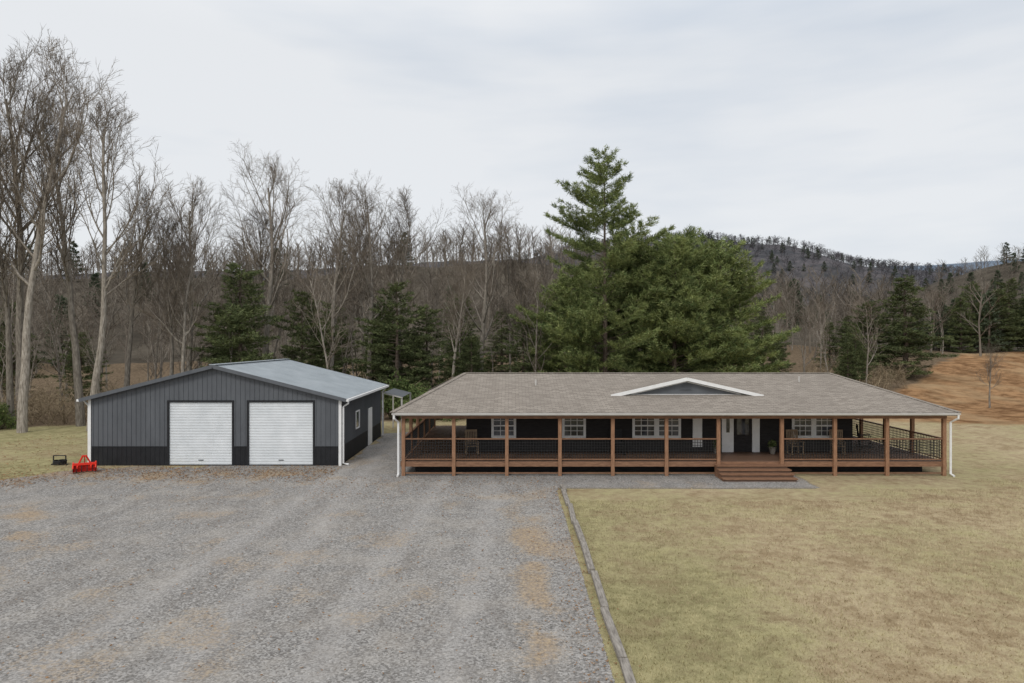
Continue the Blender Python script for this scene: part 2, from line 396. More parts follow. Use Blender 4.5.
mb.beam((gx0+.9,gy0-.06,gzb+.02),(gm_,gy0-.06,gzp-.2),0.1,0.05); mb.beam((gm_,gy0-.065,gzp-.2),(gx1-.9,gy0-.065,gzb+.02),0.1,0.05)
mb.box(gx0+.5,gx1-.5,gy0-.10,gy0-.02,gzb-.03,gzb+.02)
mb.obj('gable_trim', [M_white], house)
WX0, WX1, WY0, WY1 = -2.2, 16.5, 33.1, 41.0; DZ = 0.65
mb = MB(); mb.box(WX0,WX1,WY0,WY1,0.0,EZ-T-0.002)
z = DZ + 0.02
while z < EZ-T-0.15:
    mb.quad([(WX0-0.01,WY0-0.03,z),(WX1+0.01,WY0-0.03,z),(WX1+0.01,WY0-0.006,z+0.15),(WX0-0.01,WY0-0.006,z+0.15)])
    mb.quad([(WX0-0.01,WY0-0.03,z),(WX0-0.01,WY0-0.001,z),(WX1+0.01,WY0-0.001,z),(WX1+0.01,WY0-0.03,z)])
    mb.quad([(WX0-0.03,WY1,z),(WX0-0.03,WY0,z),(WX0-0.006,WY0,z+0.15),(WX0-0.006,WY1,z+0.15)])
    mb.quad([(WX1+0.03,WY0,z),(WX1+0.03,WY1,z),(WX1+0.006,WY1,z+0.15),(WX1+0.006,WY0,z+0.15)])
    z += 0.155
mb.obj('walls', [M_wall], house)
def window(xc, w, z0=1.33, z1=2.52, n=1, name='window', Yw=WY0-0.03):
    f = MB(); g = MB()
    x0 = xc - w/2; uw = w / n
    for i in range(n):
        a = x0 + i*uw; b = a + uw
        f.box(a,a+.12,Yw-.05,Yw+.02,z0,z1); f.box(b-.12,b,Yw-.05,Yw+.02,z0,z1)
        f.box(a+.12,b-.12,Yw-.05,Yw+.02,z1-.12,z1); f.box(a+.12,b-.12,Yw-.05,Yw+.02,z0,z0+.12)
        f.box(a+.12,b-.12,Yw-.035,Yw+.018,(z0+z1)/2-.035,(z0+z1)/2+.035)
        zz = (z0+z1)/2
        for k in (1,2):
            xx = a+.12+(uw-.24)*k/3; f.box(xx-.014,xx+.014,Yw-.025,Yw-.012,zz+.03,z1-.12); f.box(xx-.014,xx+.014,Yw-.025,Yw-.012,z0+.12,zz-.03)
        f.box(a+.12,b-.12,Yw-.024,Yw-.013,zz+.235,zz+.26); f.box(a+.12,b-.12,Yw-.024,Yw-.013,zz-.26,zz-.235)
        g.quad([(a+.1,Yw-.01,z0+.1),(b-.1,Yw-.01,z0+.1),(b-.1,Yw-.01,z1-.1),(a+.1,Yw-.01,z1-.1)])
    f.box(x0-.05,x0+w+.05,Yw-.08,Yw-.052,z0-.05,z0)
    f.obj(name, [M_white], house); g.obj(name+'_glass', [M_glass], house)
window(-0.4, 1.2); window(3.0, 1.15); window(7.0, 2.35, n=2); window(14.6, 2.1, n=2)
mb = MB(); Yw = WY0-0.03
mb.box(10.15,10.72,Yw-.06,Yw+.01,DZ,2.62,0); mb.box(11.62,11.98,Yw-.06,Yw+.01,DZ,2.62,0); mb.box(10.72,11.62,Yw-.06,Yw+.01,2.5,2.62,0)
mb.box(10.36,10.52,Yw-.07,Yw-.061,1.6,2.3,1); mb.box(10.74,11.60,Yw-.03,Yw-.0,DZ+.02,2.48,2)
mb.box(10.88,11.46,Yw-.037,Yw-.031,1.5,2.3,1); mb.box(10.80,10.84,Yw-.07,Yw-.031,1.45,1.6,3)
mb.box(8.75,9.2,Yw-.05,Yw+.01,0.9,2.5,0)
mb.obj('front_door', [M_white, M_glass, M_wall, M_black], house)
PX0, PX1, PY0, PY1 = -4.95, 19.4, 30.55, 43.5
mb = MB()
y = PY0
while y < WY0 - 0.05:
    mb.box(PX0,PX1,y,y+.138,DZ-.03,DZ-.002); y += .145
x = PX0
while x < WX0-.05: mb.box(x,x+.138,WY0,PY1,DZ-.03,DZ-.002); x += .145
x = PX1-.138
while x > WX1: mb.box(x,x+.138,WY0,PY1,DZ-.03,DZ-.002); x -= .145
mb.obj('deck_boards', [M_deck], house)
mb = MB()
mb.box(PX0-.03,PX1+.03,PY0-.04,PY0,DZ-.24,DZ-.03); mb.box(PX0-.04,PX0-.0,PY0+.001,PY1,DZ-.24,DZ-.03); mb.box(PX1,PX1+.04,PY0+.001,PY1,DZ-.24,DZ-.03)
mb.box(PX0,PX1,EY0+.35,EY0+.47,EZ-T-.16,EZ-T-.002)
mb.box(PX0,PX0+.12,PY0+.08,PY1,EZ-T-.16,EZ-T-.002); mb.box(PX1-.12,PX1,PY0+.08,PY1,EZ-T-.16,EZ-T-.002)
xs_ = PX0+.4
while xs_ < PX1: mb.box(xs_,xs_+.04,PY0+.01,PY0+2.4,DZ-.24,DZ-.032); xs_ += .6
mb.obj('deck_frame', [M_cedar_h], house)
front = [-4.85,-2.6,-0.23,2.14,4.5,6.9,9.22,12.05,14.42,16.75,19.3]
side = [33.0,35.4,37.8,40.2,42.9]
mb = MB(); s = 0.078
posts = [(x, PY0-.02+.01) for x in front] + [(x, yy) for x in (PX0+.07, PX1-.07) for yy in side]
for x, yy in posts:
    mb.box(x-s,x+s,yy-s-.03,yy+s-.03,0,EZ-T-.004 if yy > 31 else EZ-T-.162)
mb.obj('porch_posts', [M_cedar], house, bevel=.01)
mb = MB(); wr = MB()
def rail(p, q):
    p = Vector(p); q = Vector(q); d = (q-p).normalized()
    a = p + d*s; b = q - d*s
    up = Vector((0,0,1))
    mb.beam(a+up*(DZ+1.0), b+up*(DZ+1.0), .12, .045); mb.beam(a+up*(DZ+.085), b+up*(DZ+.085), .04, .045)
    L = (b-a).length; n = int(L/.12)
    wr.beam(a+up*(DZ+.965), b+up*(DZ+.965), .02, .025)
    for i in range(1, n):
        c = a + (b-a)*i/n; wr.beam(c+up*(DZ+.11), c+up*(DZ+.952), .02, .02)
    for k in range(1, 7):
        wr.beam(a+up*(DZ+.11+.12*k), b+up*(DZ+.11+.12*k), .019, .019)
for i in range(len(front)-1):
    if i == 6: continue
    rail((front[i],PY0+.02-.05,0),(front[i+1],PY0+.02-.05,0))
for x in (PX0+.07, PX1-.07):
    ys2 = [PY0]+side
    for i in range(len(ys2)-1): rail((x,ys2[i],0),(x,ys2[i+1],0))
mb.obj('railing', [M_cedar_h], house); wr.obj('railing_mesh', [M_black], house)
mb = MB()
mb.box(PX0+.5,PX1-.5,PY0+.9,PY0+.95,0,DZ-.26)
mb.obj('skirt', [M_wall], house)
mb = MB()
for i in range(len(front)-1):
    if i==6: continue
    mb.box(front[i]+s, front[i+1]-s, PY0-.06, PY0-.02, .10, .15)
mb.obj('skirt_rail', [M_cedar_h], house)
mb = MB(); x0, x1 = 9.05, 12.2
for i in range(4):
    zt = DZ*(4-i)/5+0.0; yb = PY0-.05-.33*i
    mb.box(x0-.02,x1+.02,yb-.36,yb,zt-.045,zt); mb.box(x0+.02,x1-.02,yb-.30,yb-.27,max(zt-DZ/5,0),zt-.046,1)
    for x in (x0,x1-.05,(x0+x1)/2): mb.box(x,x+.05,yb-.26,yb-.0,0,zt-.047)
mb.obj('steps', [M_cedar_h, M_deck], house)
mb = MB()
for sx, x in ((-1,-5.08),(1,19.55)):
    pts=[(x+sx*.12,EY0-.02,EZ-.1),(x+sx*.12,EY0-.02,EZ-.25),(x-sx*.02,PY0-.15,EZ-.45),(x-sx*.02,PY0-.15,.12),(x-sx*.02,PY0-.4,.05)]
    mb.tube(pts,[.05]*5,8,0,True)
mb.obj('downspout', [M_white], house)

def chair(loc, rz, mat=M_black):
    e = empty('rocking_chair'); mb = MB()
    for sx in (-.27,.27):
        mb.tube([(sx,-.4,.06),(sx,-.2,.02),(sx,.1,.02),(sx,.42,.1)],[.018]*4,6)
        mb.beam((sx,-.22,.03),(sx,-.24,.62),.04,.04); mb.beam((sx,.2,.03),(sx,.34,1.12),.04,.04); mb.beam((sx,-.3,.63),(sx,.25,.62),.07,.03)
    for i in range(6): mb.beam((-.26,-.22+.08*i,.42-.008*i),(.26,-.22+.08*i,.42-.008*i),.07,.02)
    for i in range(6):
        x=-.2+.08*i; mb.beam((x,.22,.45),(x,.335,1.08),.05,.015)
    mb.beam((-.29,.34,1.1),(.29,.34,1.1),.05,.09)
    o=mb.obj('frame',[mat],e); e.location=loc; e.rotation_euler=(0,0,rz)
M_oak = noisy('oak_furniture', (0.20, 0.14, 0.09), (0.32, 0.24, 0.16), 6, 0.6)
chair((-1.9,32.3,DZ),.2,M_oak); chair((5.0,32.4,DZ),.1,M_black); chair((13.4,32.3,DZ),.1,M_oak); chair((15.4,32.3,DZ),-.25,M_oak); chair((17.8,34.5,DZ),1.2)
def planter(loc):
    e = empty('potted_plant'); mb = MB()
    mb.tube([(0,0,0),(0,0,.05),(0,0,.3),(0,0,.33)],[.10,.12,.16,.17],14,0,True)
    mb.obj('pot',[M_timber],e)
    mb=MB()
    for i in range(160):
        a=rnd.uniform(0,6.28); r=rnd.uniform(.02,.22); z=rnd.uniform(.35,.7)-r*.5
        c=Vector((math.cos(a)*r,math.sin(a)*r,z)); u=Vector((rnd.uniform(-1,1),rnd.uniform(-1,1),rnd.uniform(-.3,1))).normalized()*.05; v=u.cross(Vector((rnd.random(),rnd.random(),.3))).normalized()*.025
        mb.quad([c-u,c+v,c+u,c-v])
    mb.obj('leaves',[M_rhodo],e); e.location=loc
planter((9.75,32.5,DZ)); planter((12.4,32.5,DZ))

# ---------------------------------------------------------------- GARAGE
gar = empty('metal_garage')
AX0, AX1, AY0, AY1, AZ, AP = -20.4, -8.3, 33.0, 43.2, 3.27, 4.80
AM = (AX0+AX1)/2
def gz(x): return AZ + (AP-AZ)*(1-abs(x-AM)/((AX1-AX0)/2))
D1 = (-16.57,-13.53); D2 = (-12.72,-9.62); DT = 3.07
mb = MB()
def wallpoly(x0,x1,z0,mi=0,yy=AY0):
    xs=[x0]+([AM] if x0<AM<x1 else [])+[x1]
    mb.quad([(x0,yy,z0),(x1,yy,z0)]+[(x,yy,gz(x)-.02) for x in reversed(xs)],mi)
wallpoly(AX0,D1[0],0); wallpoly(D1[0],D1[1],DT); wallpoly(D1[1],D2[0],0); wallpoly(D2[0],D2[1],DT); wallpoly(D2[1],AX1,0)
wallpoly(AX0,AX1,0,0,AY1)
mb.quad([(AX0,AY1,0),(AX0,AY0,0),(AX0,AY0,AZ-.02),(AX0,AY1,AZ-.02)]); mb.quad([(AX1,AY0,0),(AX1,AY1,0),(AX1,AY1,AZ-.02),(AX1,AY0,AZ-.02)])
mb.box(AX0+.05,AX1-.05,AY0+.35,AY0+.4,0,3.2)
W = .92
def indoor(x): return D1[0]-.1<x<D1[1]+.1 or D2[0]-.1<x<D2[1]+.1
x = AX0+.15
while x < AX1-.1:
    z0 = DT+.1 if indoor(x) else W
    mb.box(x-.022,x+.022,AY0-.022,AY0-.001,z0,gz(x)-.05,0)
    if not indoor(x): mb.box(x-.022,x+.022,AY0-.024,AY0-.013,.02,W-.03,1)
    x += .229
y = AY0+.15
while y < AY1-.1:
    mb.box(AX1+.001,AX1+.022,y-.022,y+.022,W,AZ-.05,0); mb.box(AX1+.013,AX1+.024,y-.022,y+.022,.02,W-.03,1)
    mb.box(AX0-.022,AX0-.001,y-.022,y+.022,W,AZ-.05,0); y += .229
for a,b in ((AX0,D1[0]-.09),(D1[1]+.09,D2[0]-.09),(D2[1]+.09,AX1)):
    mb.box(a,b,AY0-.012,AY0-.002,0.01,W,1); mb.box(a,b,AY0-.03,AY0-.025,W-.03,W+.02,1)
mb.box(AX1+.002,AX1+.012,AY0,AY1,.01,W,1); mb.box(AX0-.012,AX0-.002,AY0,AY1,.01,W,1)
mb.obj('walls',[M_gar,M_garblk],gar)
mb = MB()
for a,b in (D1,D2):
    z=.02
    while z < DT-.01:
        z1=min(z+.076,DT); zz=(z+z1)/2
        mb.quad([(a,AY0+.05,z),(b,AY0+.05,z),(b,AY0+.026,zz),(a,AY0+.026,zz)],0); mb.quad([(a,AY0+.026,zz),(b,AY0+.026,zz),(b,AY0+.05,z1),(a,AY0+.05,z1)],0)
        z=z1
    mb.box(a,b,AY0+.0,AY0+.06,.0,.06,1)
    mb.box((a+b)/2-.12,(a+b)/2+.12,AY0+.01,AY0+.03,.25,.29,1)
mb.obj('roll_up_doors',[M_whitedoor,M_garblk],gar)
mb = MB()
for a,b in (D1,D2):
    mb.box(a-.09,a,AY0-.035,AY0+.06,0,DT,0); mb.box(b,b+.09,AY0-.035,AY0+.06,0,DT,0); mb.box(a-.09,b+.09,AY0-.036,AY0+.06,DT,DT+.09,0)
mb.obj('door_frames',[M_garblk],gar)
mb = MB(); ov=.35; ys0=AY0-.3; ys1=AY1+.3; sl=(AP-AZ)/((AX1-AX0)/2)
ze=AZ-ov*sl+.06; zp=AP+.06
for sx,xe in ((-1,AX0-ov),(1,AX1+ov)):
    q=[(xe,ys0,ze),(AM,ys0,zp),(AM,ys1,zp),(xe,ys1,ze)]
    mb.quad(q,0); mb.quad([(p[0],p[1],p[2]-.05) for p in q][::-1],1)
    y=ys0+.02
    while y<ys1:
        mb.beam((xe,y,ze+.012),(AM,y,zp+.012),.04,.025,0); y+=.305
    mb.beam((xe,ys0-.01,ze-.06),(AM,ys0-.01,zp-.06),.03,.17,1)
    mb.beam((xe,ys1+.01,ze-.06),(AM,ys1+.01,zp-.06),.03,.17,1)
mb.beam((AM,ys0,zp+.03),(AM,ys1,zp+.03),.35,.03,0)
mb.obj('roof',[M_groof,M_gar],gar)
mb = MB()
for xe,sx in ((AX0-ov,-1),(AX1+ov,1)):
    mb.box(min(xe,xe+sx*.12),max(xe,xe+sx*.12),ys0,ys1,ze-.12,ze-.01)
mb.box(AX0-.06,AX0+.07,AY0-.05,AY0-.026,0,AZ-.05); mb.box(AX1-.07,AX1+.06,AY0-.05,AY0-.026,0,AZ-.05); mb.box(AX1+.026,AX1+.05,AY0-.025,AY0+.1,0,AZ-.05)
mb.tube([(AX1+ov+.02,AY0+.1,ze-.08),(AX1+.35,AY0+.1,ze-.25),(AX1+.12,AY0+.1,ze-.4),(AX1+.12,AY0+.1,.1),(AX1+.4,AY0+.05,.05)],[.05]*5,8)
mb.tube([(AX0-ov-.02,AY0+.1,ze-.08),(AX0-.12,AY0+.1,ze-.35),(AX0-.12,AY0+.1,.1)],[.05]*3,8)
mb.tube([(AX1+ov+.02,AY1-.1,ze-.08),(AX1+.12,AY1-.1,ze-.4),(AX1+.12,AY1-.1,.1)],[.05]*3,8)
mb.box(AX1+.025,AX1+.06,36.1,37.0,1.35,1.42); mb.box(AX1+.025,AX1+.06,36.1,37.0,2.25,2.32); mb.box(AX1+.025,AX1+.06,36.1,36.17,1.42,2.25); mb.box(AX1+.025,AX1+.06,36.93,37.0,1.42,2.25)
mb.box(AX1+.025,AX1+.07,39.2,40.2,.03,2.15)
mb.obj('white_trim',[M_white],gar)
mb=MB(); mb.quad([(AX1+.03,36.15,1.4),(AX1+.03,36.95,1.4),(AX1+.03,36.95,2.27),(AX1+.03,36.15,2.27)]); mb.obj('side_window_glass',[M_glass],gar)
mb=MB()
mb.quad([(AX1+.1,43.6,2.75),(AX1+1.3,43.6,2.45),(AX1+1.3,47.5,2.45),(AX1+.1,47.5,2.75)],1); mb.beam((AX1+.1,43.58,2.70),(AX1+1.32,43.58,2.40),.04,.07,0)
mb.box(AX1+1.2,AX1+1.3,43.62,43.72,0,2.42,0); mb.box(AX1+1.2,AX1+1.3,47.3,47.4,0,2.42,0); mb.box(AX1+.02,AX1+.1,43.62,43.72,0,2.68,0); mb.box(AX1+.02,AX1+.1,47.3,47.4,0,2.68,0)
mb.obj('lean_to',[M_gut,M_gar],gar)

e=empty('red_box_blade'); mb=MB()
for sx in (-.42,.42):
    mb.quad([(sx,-.3,0.03),(sx,.35,.03),(sx,.35,.42),(sx,.1,.5),(sx,-.3,.25)]); mb.quad([(sx+.03,-.3,.25),(sx+.03,.1,.5),(sx+.03,.35,.42),(sx+.03,.35,.03),(sx+.03,-.3,.03)])
    mb.beam((sx,-.3,.25),(sx,.1,.5),.05,.03); mb.beam((sx*.6,.1,.35),(sx*.15,-.05,.8),.05,.06)
    mb.beam((sx*.6,-.32,.3),(sx*.6,.1,.35),.06,.1)
for k in range(5):
    a=k/5; b=(k+1)/5; mb.quad([(-.42,.1+.12*math.sin(a*3.14),.03+.42*a),(.42,.1+.12*math.sin(a*3.14),.03+.42*a),(.42,.1+.12*math.sin(b*3.14),.03+.42*b),(-.42,.1+.12*math.sin(b*3.14),.03+.42*b)])
mb.beam((-.45,-.05,.42),(.45,-.05,.42),.11,.11); mb.beam((-.1,-.05,.8),(.1,-.05,.8),.06,.08); mb.beam((0,-.05,.8),(0,.25,.4),.04,.06)
for k in range(4): mb.beam((-.3+.2*k,-.05,.4),(-.3+.2*k,-.1,.04),.03,.05,1)
mb.obj('frame',[M_red,M_black],e,bevel=.006); e.location=(-19.6,31.3,0); e.rotation_euler=(0,0,.5); e.scale=(1.05,1.05,.95)
e=empty('black_hose_reel'); mb=MB()
pts=[]
for i in range(120):
    a=i*.35; pts.append((.28*math.cos(a)+.01*i*.02,.28*math.sin(a),.06+.15*(i/120)+rnd.uniform(0,.02)))
mb.tube(pts,[.02]*len(pts),6); mb.beam((-.4,0,.03),(.4,0,.03),.06,.06); mb.beam((-.3,0,.03),(-.3,0,.45),.04,.04); mb.beam((.3,0,.03),(.3,0,.45),.04,.04); mb.beam((-.3,0,.45),(.3,0,.45),.04,.04)
mb.obj('coil',[M_black],e); e.location=(-22.0,33.2,0)

# ---------------------------------------------------------------- TREES
def bare_mesh(name, seed, Ht, r0, cfg, mats, lean=.03, start=.38, spread=1.0, twr=1.0, top=.36):
    R = random.Random(seed); mb = MB()
    def grow(p, d, L, r, lv):
        nch, segs, sides = cfg[lv]
        pts = [tuple(p)]; rad = [r]; dirs = [d]; q = p; step = L / segs
        wig = [.07, .17, .22, .27, .27][lv]; trop = [.05, .20, .12, .06, .04][lv]
        rend = r * (.22 if lv == 0 else .3)
        for i in range(segs):
            d = (d + Vector((R.uniform(-wig, wig), R.uniform(-wig, wig), R.uniform(-wig, wig) + trop))).normalized()
            q = q + d * step; pts.append(tuple(q)); dirs.append(d)
            rad.append(r + (rend - r) * ((i + 1) / segs) ** .8)
        mb.tube(pts, rad, sides, 0 if lv < 2 else 1)
        if lv + 1 >= len(cfg): return
        for k in range(nch):
            t = (start + (1 - start) * ((k + R.random()) / nch)) if lv == 0 else (.2 + .8 * ((k + R.random()) / nch))
            t = min(t, .99); f = t * segs; i = int(f); u = f - i
            bp = Vector(pts[i]).lerp(Vector(pts[i + 1]), u); bd = dirs[i + 1]
            ref = Vector((R.uniform(-1, 1), R.uniform(-1, 1), R.uniform(-1, 1)))
            perp = bd.cross(ref).normalized()
            tt = (t - start) / (1 - start)
            ang = (R.uniform(.5, .95) * (1.15 - .5 * tt) if lv == 0 else R.uniform(.4, .85)) * spread
            nd = (bd * math.cos(ang) + perp * math.sin(ang)).normalized()
            if lv == 0:
                prof = .35 + .65 * math.sin(math.pi * min(1, (tt * .8 + .2)))
                cl = Ht * R.uniform(.7, 1.1) * top * prof
                br = rad[i] * R.uniform(.35, .6)
            else:
                cl = L * R.uniform(.38, .66) * (1.1 - .5 * t); br = rad[i] * .6
            grow(bp, nd, cl, max(br, [0, .03, .016, .010, .0075][min(lv + 1, 4)] * twr), lv + 1)
    grow(Vector((0, 0, -.2)), Vector((R.uniform(-lean, lean), R.uniform(-lean, lean), 1)).normalized(), Ht*.88, r0, 0)
    zmax = max(v[2] for v in mb.v); k = Ht / zmax
    mb.v = [(a * k, b * k, c * k) for a, b, c in mb.v]
    return mb.mesh(name, mats, True)
hero = [bare_mesh('bare_tree_mesh', 11 + i, 20, .24 + .03 * (i % 3), [(18, 10, 7), (8, 6, 4), (6, 4, 3), (5, 2, 3), (0, 1, 3)], [M_bark, M_twig], start=[.42, .48, .34, .45, .38][i], spread=[1, .85, 1.1, .95, 1.0][i], top=[.31,.28,.34,.3,.33][i]) for i in range(5)]
mid = [bare_mesh('woods_tree_mesh', 31 + i, 16, .14, [(13, 7, 5), (6, 4, 3), (5, 1, 3), (2, 1, 3)], [M_bark, M_twig], start=[.3, .45, .2, .5][i], spread=[1, .8, 1.1, .9][i], twr=1.25, top=.3) for i in range(4)]
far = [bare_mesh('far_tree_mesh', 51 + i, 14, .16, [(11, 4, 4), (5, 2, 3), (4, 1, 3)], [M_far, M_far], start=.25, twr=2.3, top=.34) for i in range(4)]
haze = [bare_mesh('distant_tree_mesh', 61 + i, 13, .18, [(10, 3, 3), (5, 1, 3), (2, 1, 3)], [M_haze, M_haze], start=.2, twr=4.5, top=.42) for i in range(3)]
def bush_mesh(name, seed, mats, h=3.0, n=24):
    R = random.Random(seed); mb = MB()
    for i in range(n):
        a = R.uniform(0, 6.28); p = Vector((R.uniform(-1.2, 1.2), R.uniform(-1.2, 1.2), 0)); d = Vector((math.cos(a)*.5, math.sin(a)*.5, 1)).normalized()
        L = h * R.uniform(.5, 1); pts = [p]
        for k in range(4):
            d = (d + Vector((R.uniform(-.3, .3), R.uniform(-.3, .3), R.uniform(-.15, .12)))).normalized(); pts.append(pts[-1] + d * L/4)
        mb.tube([tuple(q) for q in pts], [.022, .018, .014, .01, .006], 3)
        for k in range(10):
            j = R.randint(1, 3); b = pts[j].lerp(pts[j+1], R.random()); e = b + (Vector((R.uniform(-1, 1), R.uniform(-1, 1), R.uniform(-.2, 1))).normalized()) * L * R.uniform(.12, .3)
            mb.tube([tuple(b), tuple(e)], [.012, .007], 3)
    return mb.mesh(name, mats)
bushes = [bush_mesh('brush_mesh', 5 + i, [M_brush]) for i in range(3)]

def conifer_mesh(name, seed, Ht, R0, mats, start=.05, dz=.5, nl=6, up=.25, droop=0.0, nn=18, nl_=.32, nw=.05, irregular=.35, power=.8, tufts=4, trunk=.22, top_open=0, bulge=None):
    R = random.Random(seed); mb = MB(); tp = []; td = []
    mb.tube([(0, 0, -.3), (.05, .03, Ht*.35), (-.05, .05, Ht*.7), (0, 0, Ht)], [trunk, trunk*.75, trunk*.4, .02], 7)
    z = start * Ht
    while z < Ht * .985:
        t = (z / Ht - start) / (1 - start)
        prof = (1 - t) ** power * min(1, .55 + t * 3) if bulge is None else float(np.interp(t, *bulge))
        whorl = R.uniform(.8, 1.12)
        for k in range(nl):
            if R.random() < .12 + top_open * t: continue
            a = R.uniform(0, 6.28); L = whorl * R0 * prof * R.uniform(1 - irregular, 1 + irregular * .45) + .25
            el = up * (.3 + 1.3 * t) + R.uniform(-.12, .12)
            d = Vector((math.cos(a) * math.cos(el), math.sin(a) * math.cos(el), math.sin(el)))
            p = Vector((0, 0, z + R.uniform(-dz/3, dz/3))); pts = [p]; sg = 5
            for s_ in range(sg):
                d = (d + Vector((R.uniform(-.08, .08), R.uniform(-.08, .08), .05 - droop))).normalized(); pts.append(pts[-1] + d * L / sg)
            mb.tube([tuple(q) for q in pts], [max(.012, trunk*.22*(1-t)*(1-i/6)) for i in range(sg+1)], 3)
            side = d.cross(Vector((0, 0, 1))).normalized()
            nb = max(3, int(L * 2.6))
            for b in range(nb):
                u = .22 + .78 * (b + R.random()) / nb; f = u * sg; i = min(int(f), sg-1)
                q = pts[i].lerp(pts[i+1], f - i); sgn = 1 if b % 2 else -1
                bl = L * .42 * (1.15 - u) * R.uniform(.5, 1.1) + .12
                bd = (d * .75 + side * sgn * R.uniform(.5, 1.0) + Vector((0, 0, R.uniform(-.1, .18) - droop))).normalized()
                nt = max(1, int(tufts * bl / .9 + .5))
                for w in range(nt):
                    tp.append(q + bd * bl * (w + .6) / nt); td.append(bd)
            tp.append(pts[-1]); td.append(d)
        z += dz * (1.0 - .35 * t)
    tp.append(Vector((0,0,Ht))); td.append(Vector((0,0,1)))
    tp = np.array([tuple(p) for p in tp]); td = np.array([tuple(p) for p in td])
    rs = np.random.RandomState(seed); N = len(tp) * nn
    C = np.repeat(tp, nn, 0) + rs.normal(0, nl_*.22, (N, 3)); D = np.repeat(td, nn, 0) * .9 + rs.normal(0, .6, (N, 3)) + np.array([0, 0, .15])
    D /= np.linalg.norm(D, axis=1)[:, None]
    S = np.cross(D, rs.normal(0, 1, (N, 3))); S /= np.linalg.norm(S, axis=1)[:, None]
    ln = nl_ * rs.uniform(.6, 1.2, (N, 1)); wd = nw * rs.uniform(.7, 1.2, (N, 1))
    V = np.stack([C - S*wd/2, C + S*wd/2, C + D*ln], 1).reshape(-1, 3)
    i0 = len(mb.v); mb.v += [tuple(v) for v in V.tolist()]
    ff = (np.arange(N*3).reshape(-1, 3) + i0).tolist(); mb.f += [tuple(f) for f in ff]; mb.m += [1] * N
    return mb.mesh(name, mats)
pineA = conifer_mesh('pine_mesh', 3, 21.5, 5.6, [M_pbark, M_pine], start=.04, dz=.9, nl=7, up=.30, nn=15, irregular=.45, top_open=.08, nl_=.36, nw=.06, bulge=([0,.2,.45,.62,.75,.88,1],[.95,1,.98,.84,.64,.38,.08]))
pineB = conifer_mesh('pine_mesh_b', 4, 15.5, 5.0, [M_pbark, M_pine], start=.02, dz=.72, nl=7, up=.36, nn=13, irregular=.4, nw=.065, nl_=.36, bulge=([0,.25,.55,.78,.92,1],[.9,1,.92,.68,.4,.12]))
pineC = conifer_mesh('pine_mesh_c', 9, 14.0, 4.6, [M_pbark, M_pine], start=.03, dz=.7, nl=7, up=.36, nn=13, irregular=.4, nw=.065, nl_=.36, bulge=([0,.25,.55,.78,.92,1],[.85,1,.95,.7,.42,.12]))
hemA = conifer_mesh('hemlock_mesh', 5, 12.5, 2.9, [M_pbark, M_hem], start=.03, dz=.46, nl=7, up=.12, droop=.05, nn=9, nl_=.32, nw=.08, irregular=.45, power=.7)
hemB = conifer_mesh('hemlock_mesh_b', 6, 14, 3.6, [M_pbark, M_hem], start=.1, dz=.55, nl=6, up=.2, droop=.03, nn=9, nl_=.34, nw=.085, irregular=.65, power=.45)
cfar = [conifer_mesh('far_conifer_mesh', 7+i, 13, 2.6+.5*i, [M_pbark, M_hemfar], start=.05, dz=.8, nl=5, up=.15, droop=.03, nn=6, nl_=.6, nw=.22, tufts=2) for i in range(2)]

def tz(x, y): return float(H(x, y))
def place(name, me, x, y, hs, rz=None, base=20.0, sxy=None, parent=None):
    k = hs / base; w = k * (sxy or 1)
    return inst(name, me, (x, y, tz(x, y) - .1), rnd.uniform(0, 6.28) if rz is None else rz, (w, w, k), parent)

for x, y, h, i in [(-32.3,45,27.5,0),(-30.6,48.5,24,1),(-28.4,46,24.0,3),(-34.8,47.5,22,3),(-36.5,51,28,4),(-29.8,52.5,19,1),
                   (-26.5,53,17,3),(-24.5,51,16.5,0),(-27.0,57,20,1),(-21.0,60,19,3),
                   (-21.2,59,23.5,2),(-15.4,58,20.5,4),(-12.5,60,21,2),(-10.0,61,20.5,0),(-13.8,66,20,3),
                   (-2.8,64,21.5,2),(1.5,66,15.5,4),(-5.2,58,14,0)]:
    place('bare_tree', hero[i], x, y, h, sxy=1.05)
place('bare_tree', hero[2], 42, 60, 6.0, sxy=1.05)
for x, y, h, me, b, sx in [(7.6,56,21.4,pineA,21.5,1.0),(13.6,57,14.6,pineB,15.5,1.12),(18.0,59,14.3,pineC,14,1.12),(10.6,60,14.0,pineC,14,1.25),(5.0,60,11.5,pineC,14,1.15),(15.8,63,16.0,pineB,15.5,1.1)]:
    place('pine_tree', me, x, y, h, base=b, sxy=sx)
for x, y, h, me, b, sx in [(-21.5,54,12,hemB,14,1.2),(-24,57,9,hemA,12.5,1.2),(-17.5,57,10,hemB,14,1.2),(-9.8,58,11,hemB,14,1.2),(-11.5,61,9,hemA,12.5,1.2),(-7.5,60,9,hemB,14,1.3),(1.0,60,8,hemB,14,1.3),
                       (45.5,79,11.8,hemA,12.5,1.6),(43,82,8.5,hemB,14,1.6),(31.5,64,5.5,hemA,12.5,1.3),(25,68,8,hemB,14,1.2),(37,74,6,hemA,12.5,1.5),
                       (71,108,9,hemA,12.5,1.4),(74,110,11,hemB,14,1.3),(77,108,10,hemA,12.5,1.5),(80,110,11.5,hemB,14,1.3),(83,108,11,hemA,12.5,1.5),(86,111,12,hemB,14,1.3),(90,110,11,hemA,12.5,1.5)]:
    place('hemlock_tree', me, x, y, h, base=b, sxy=sx)
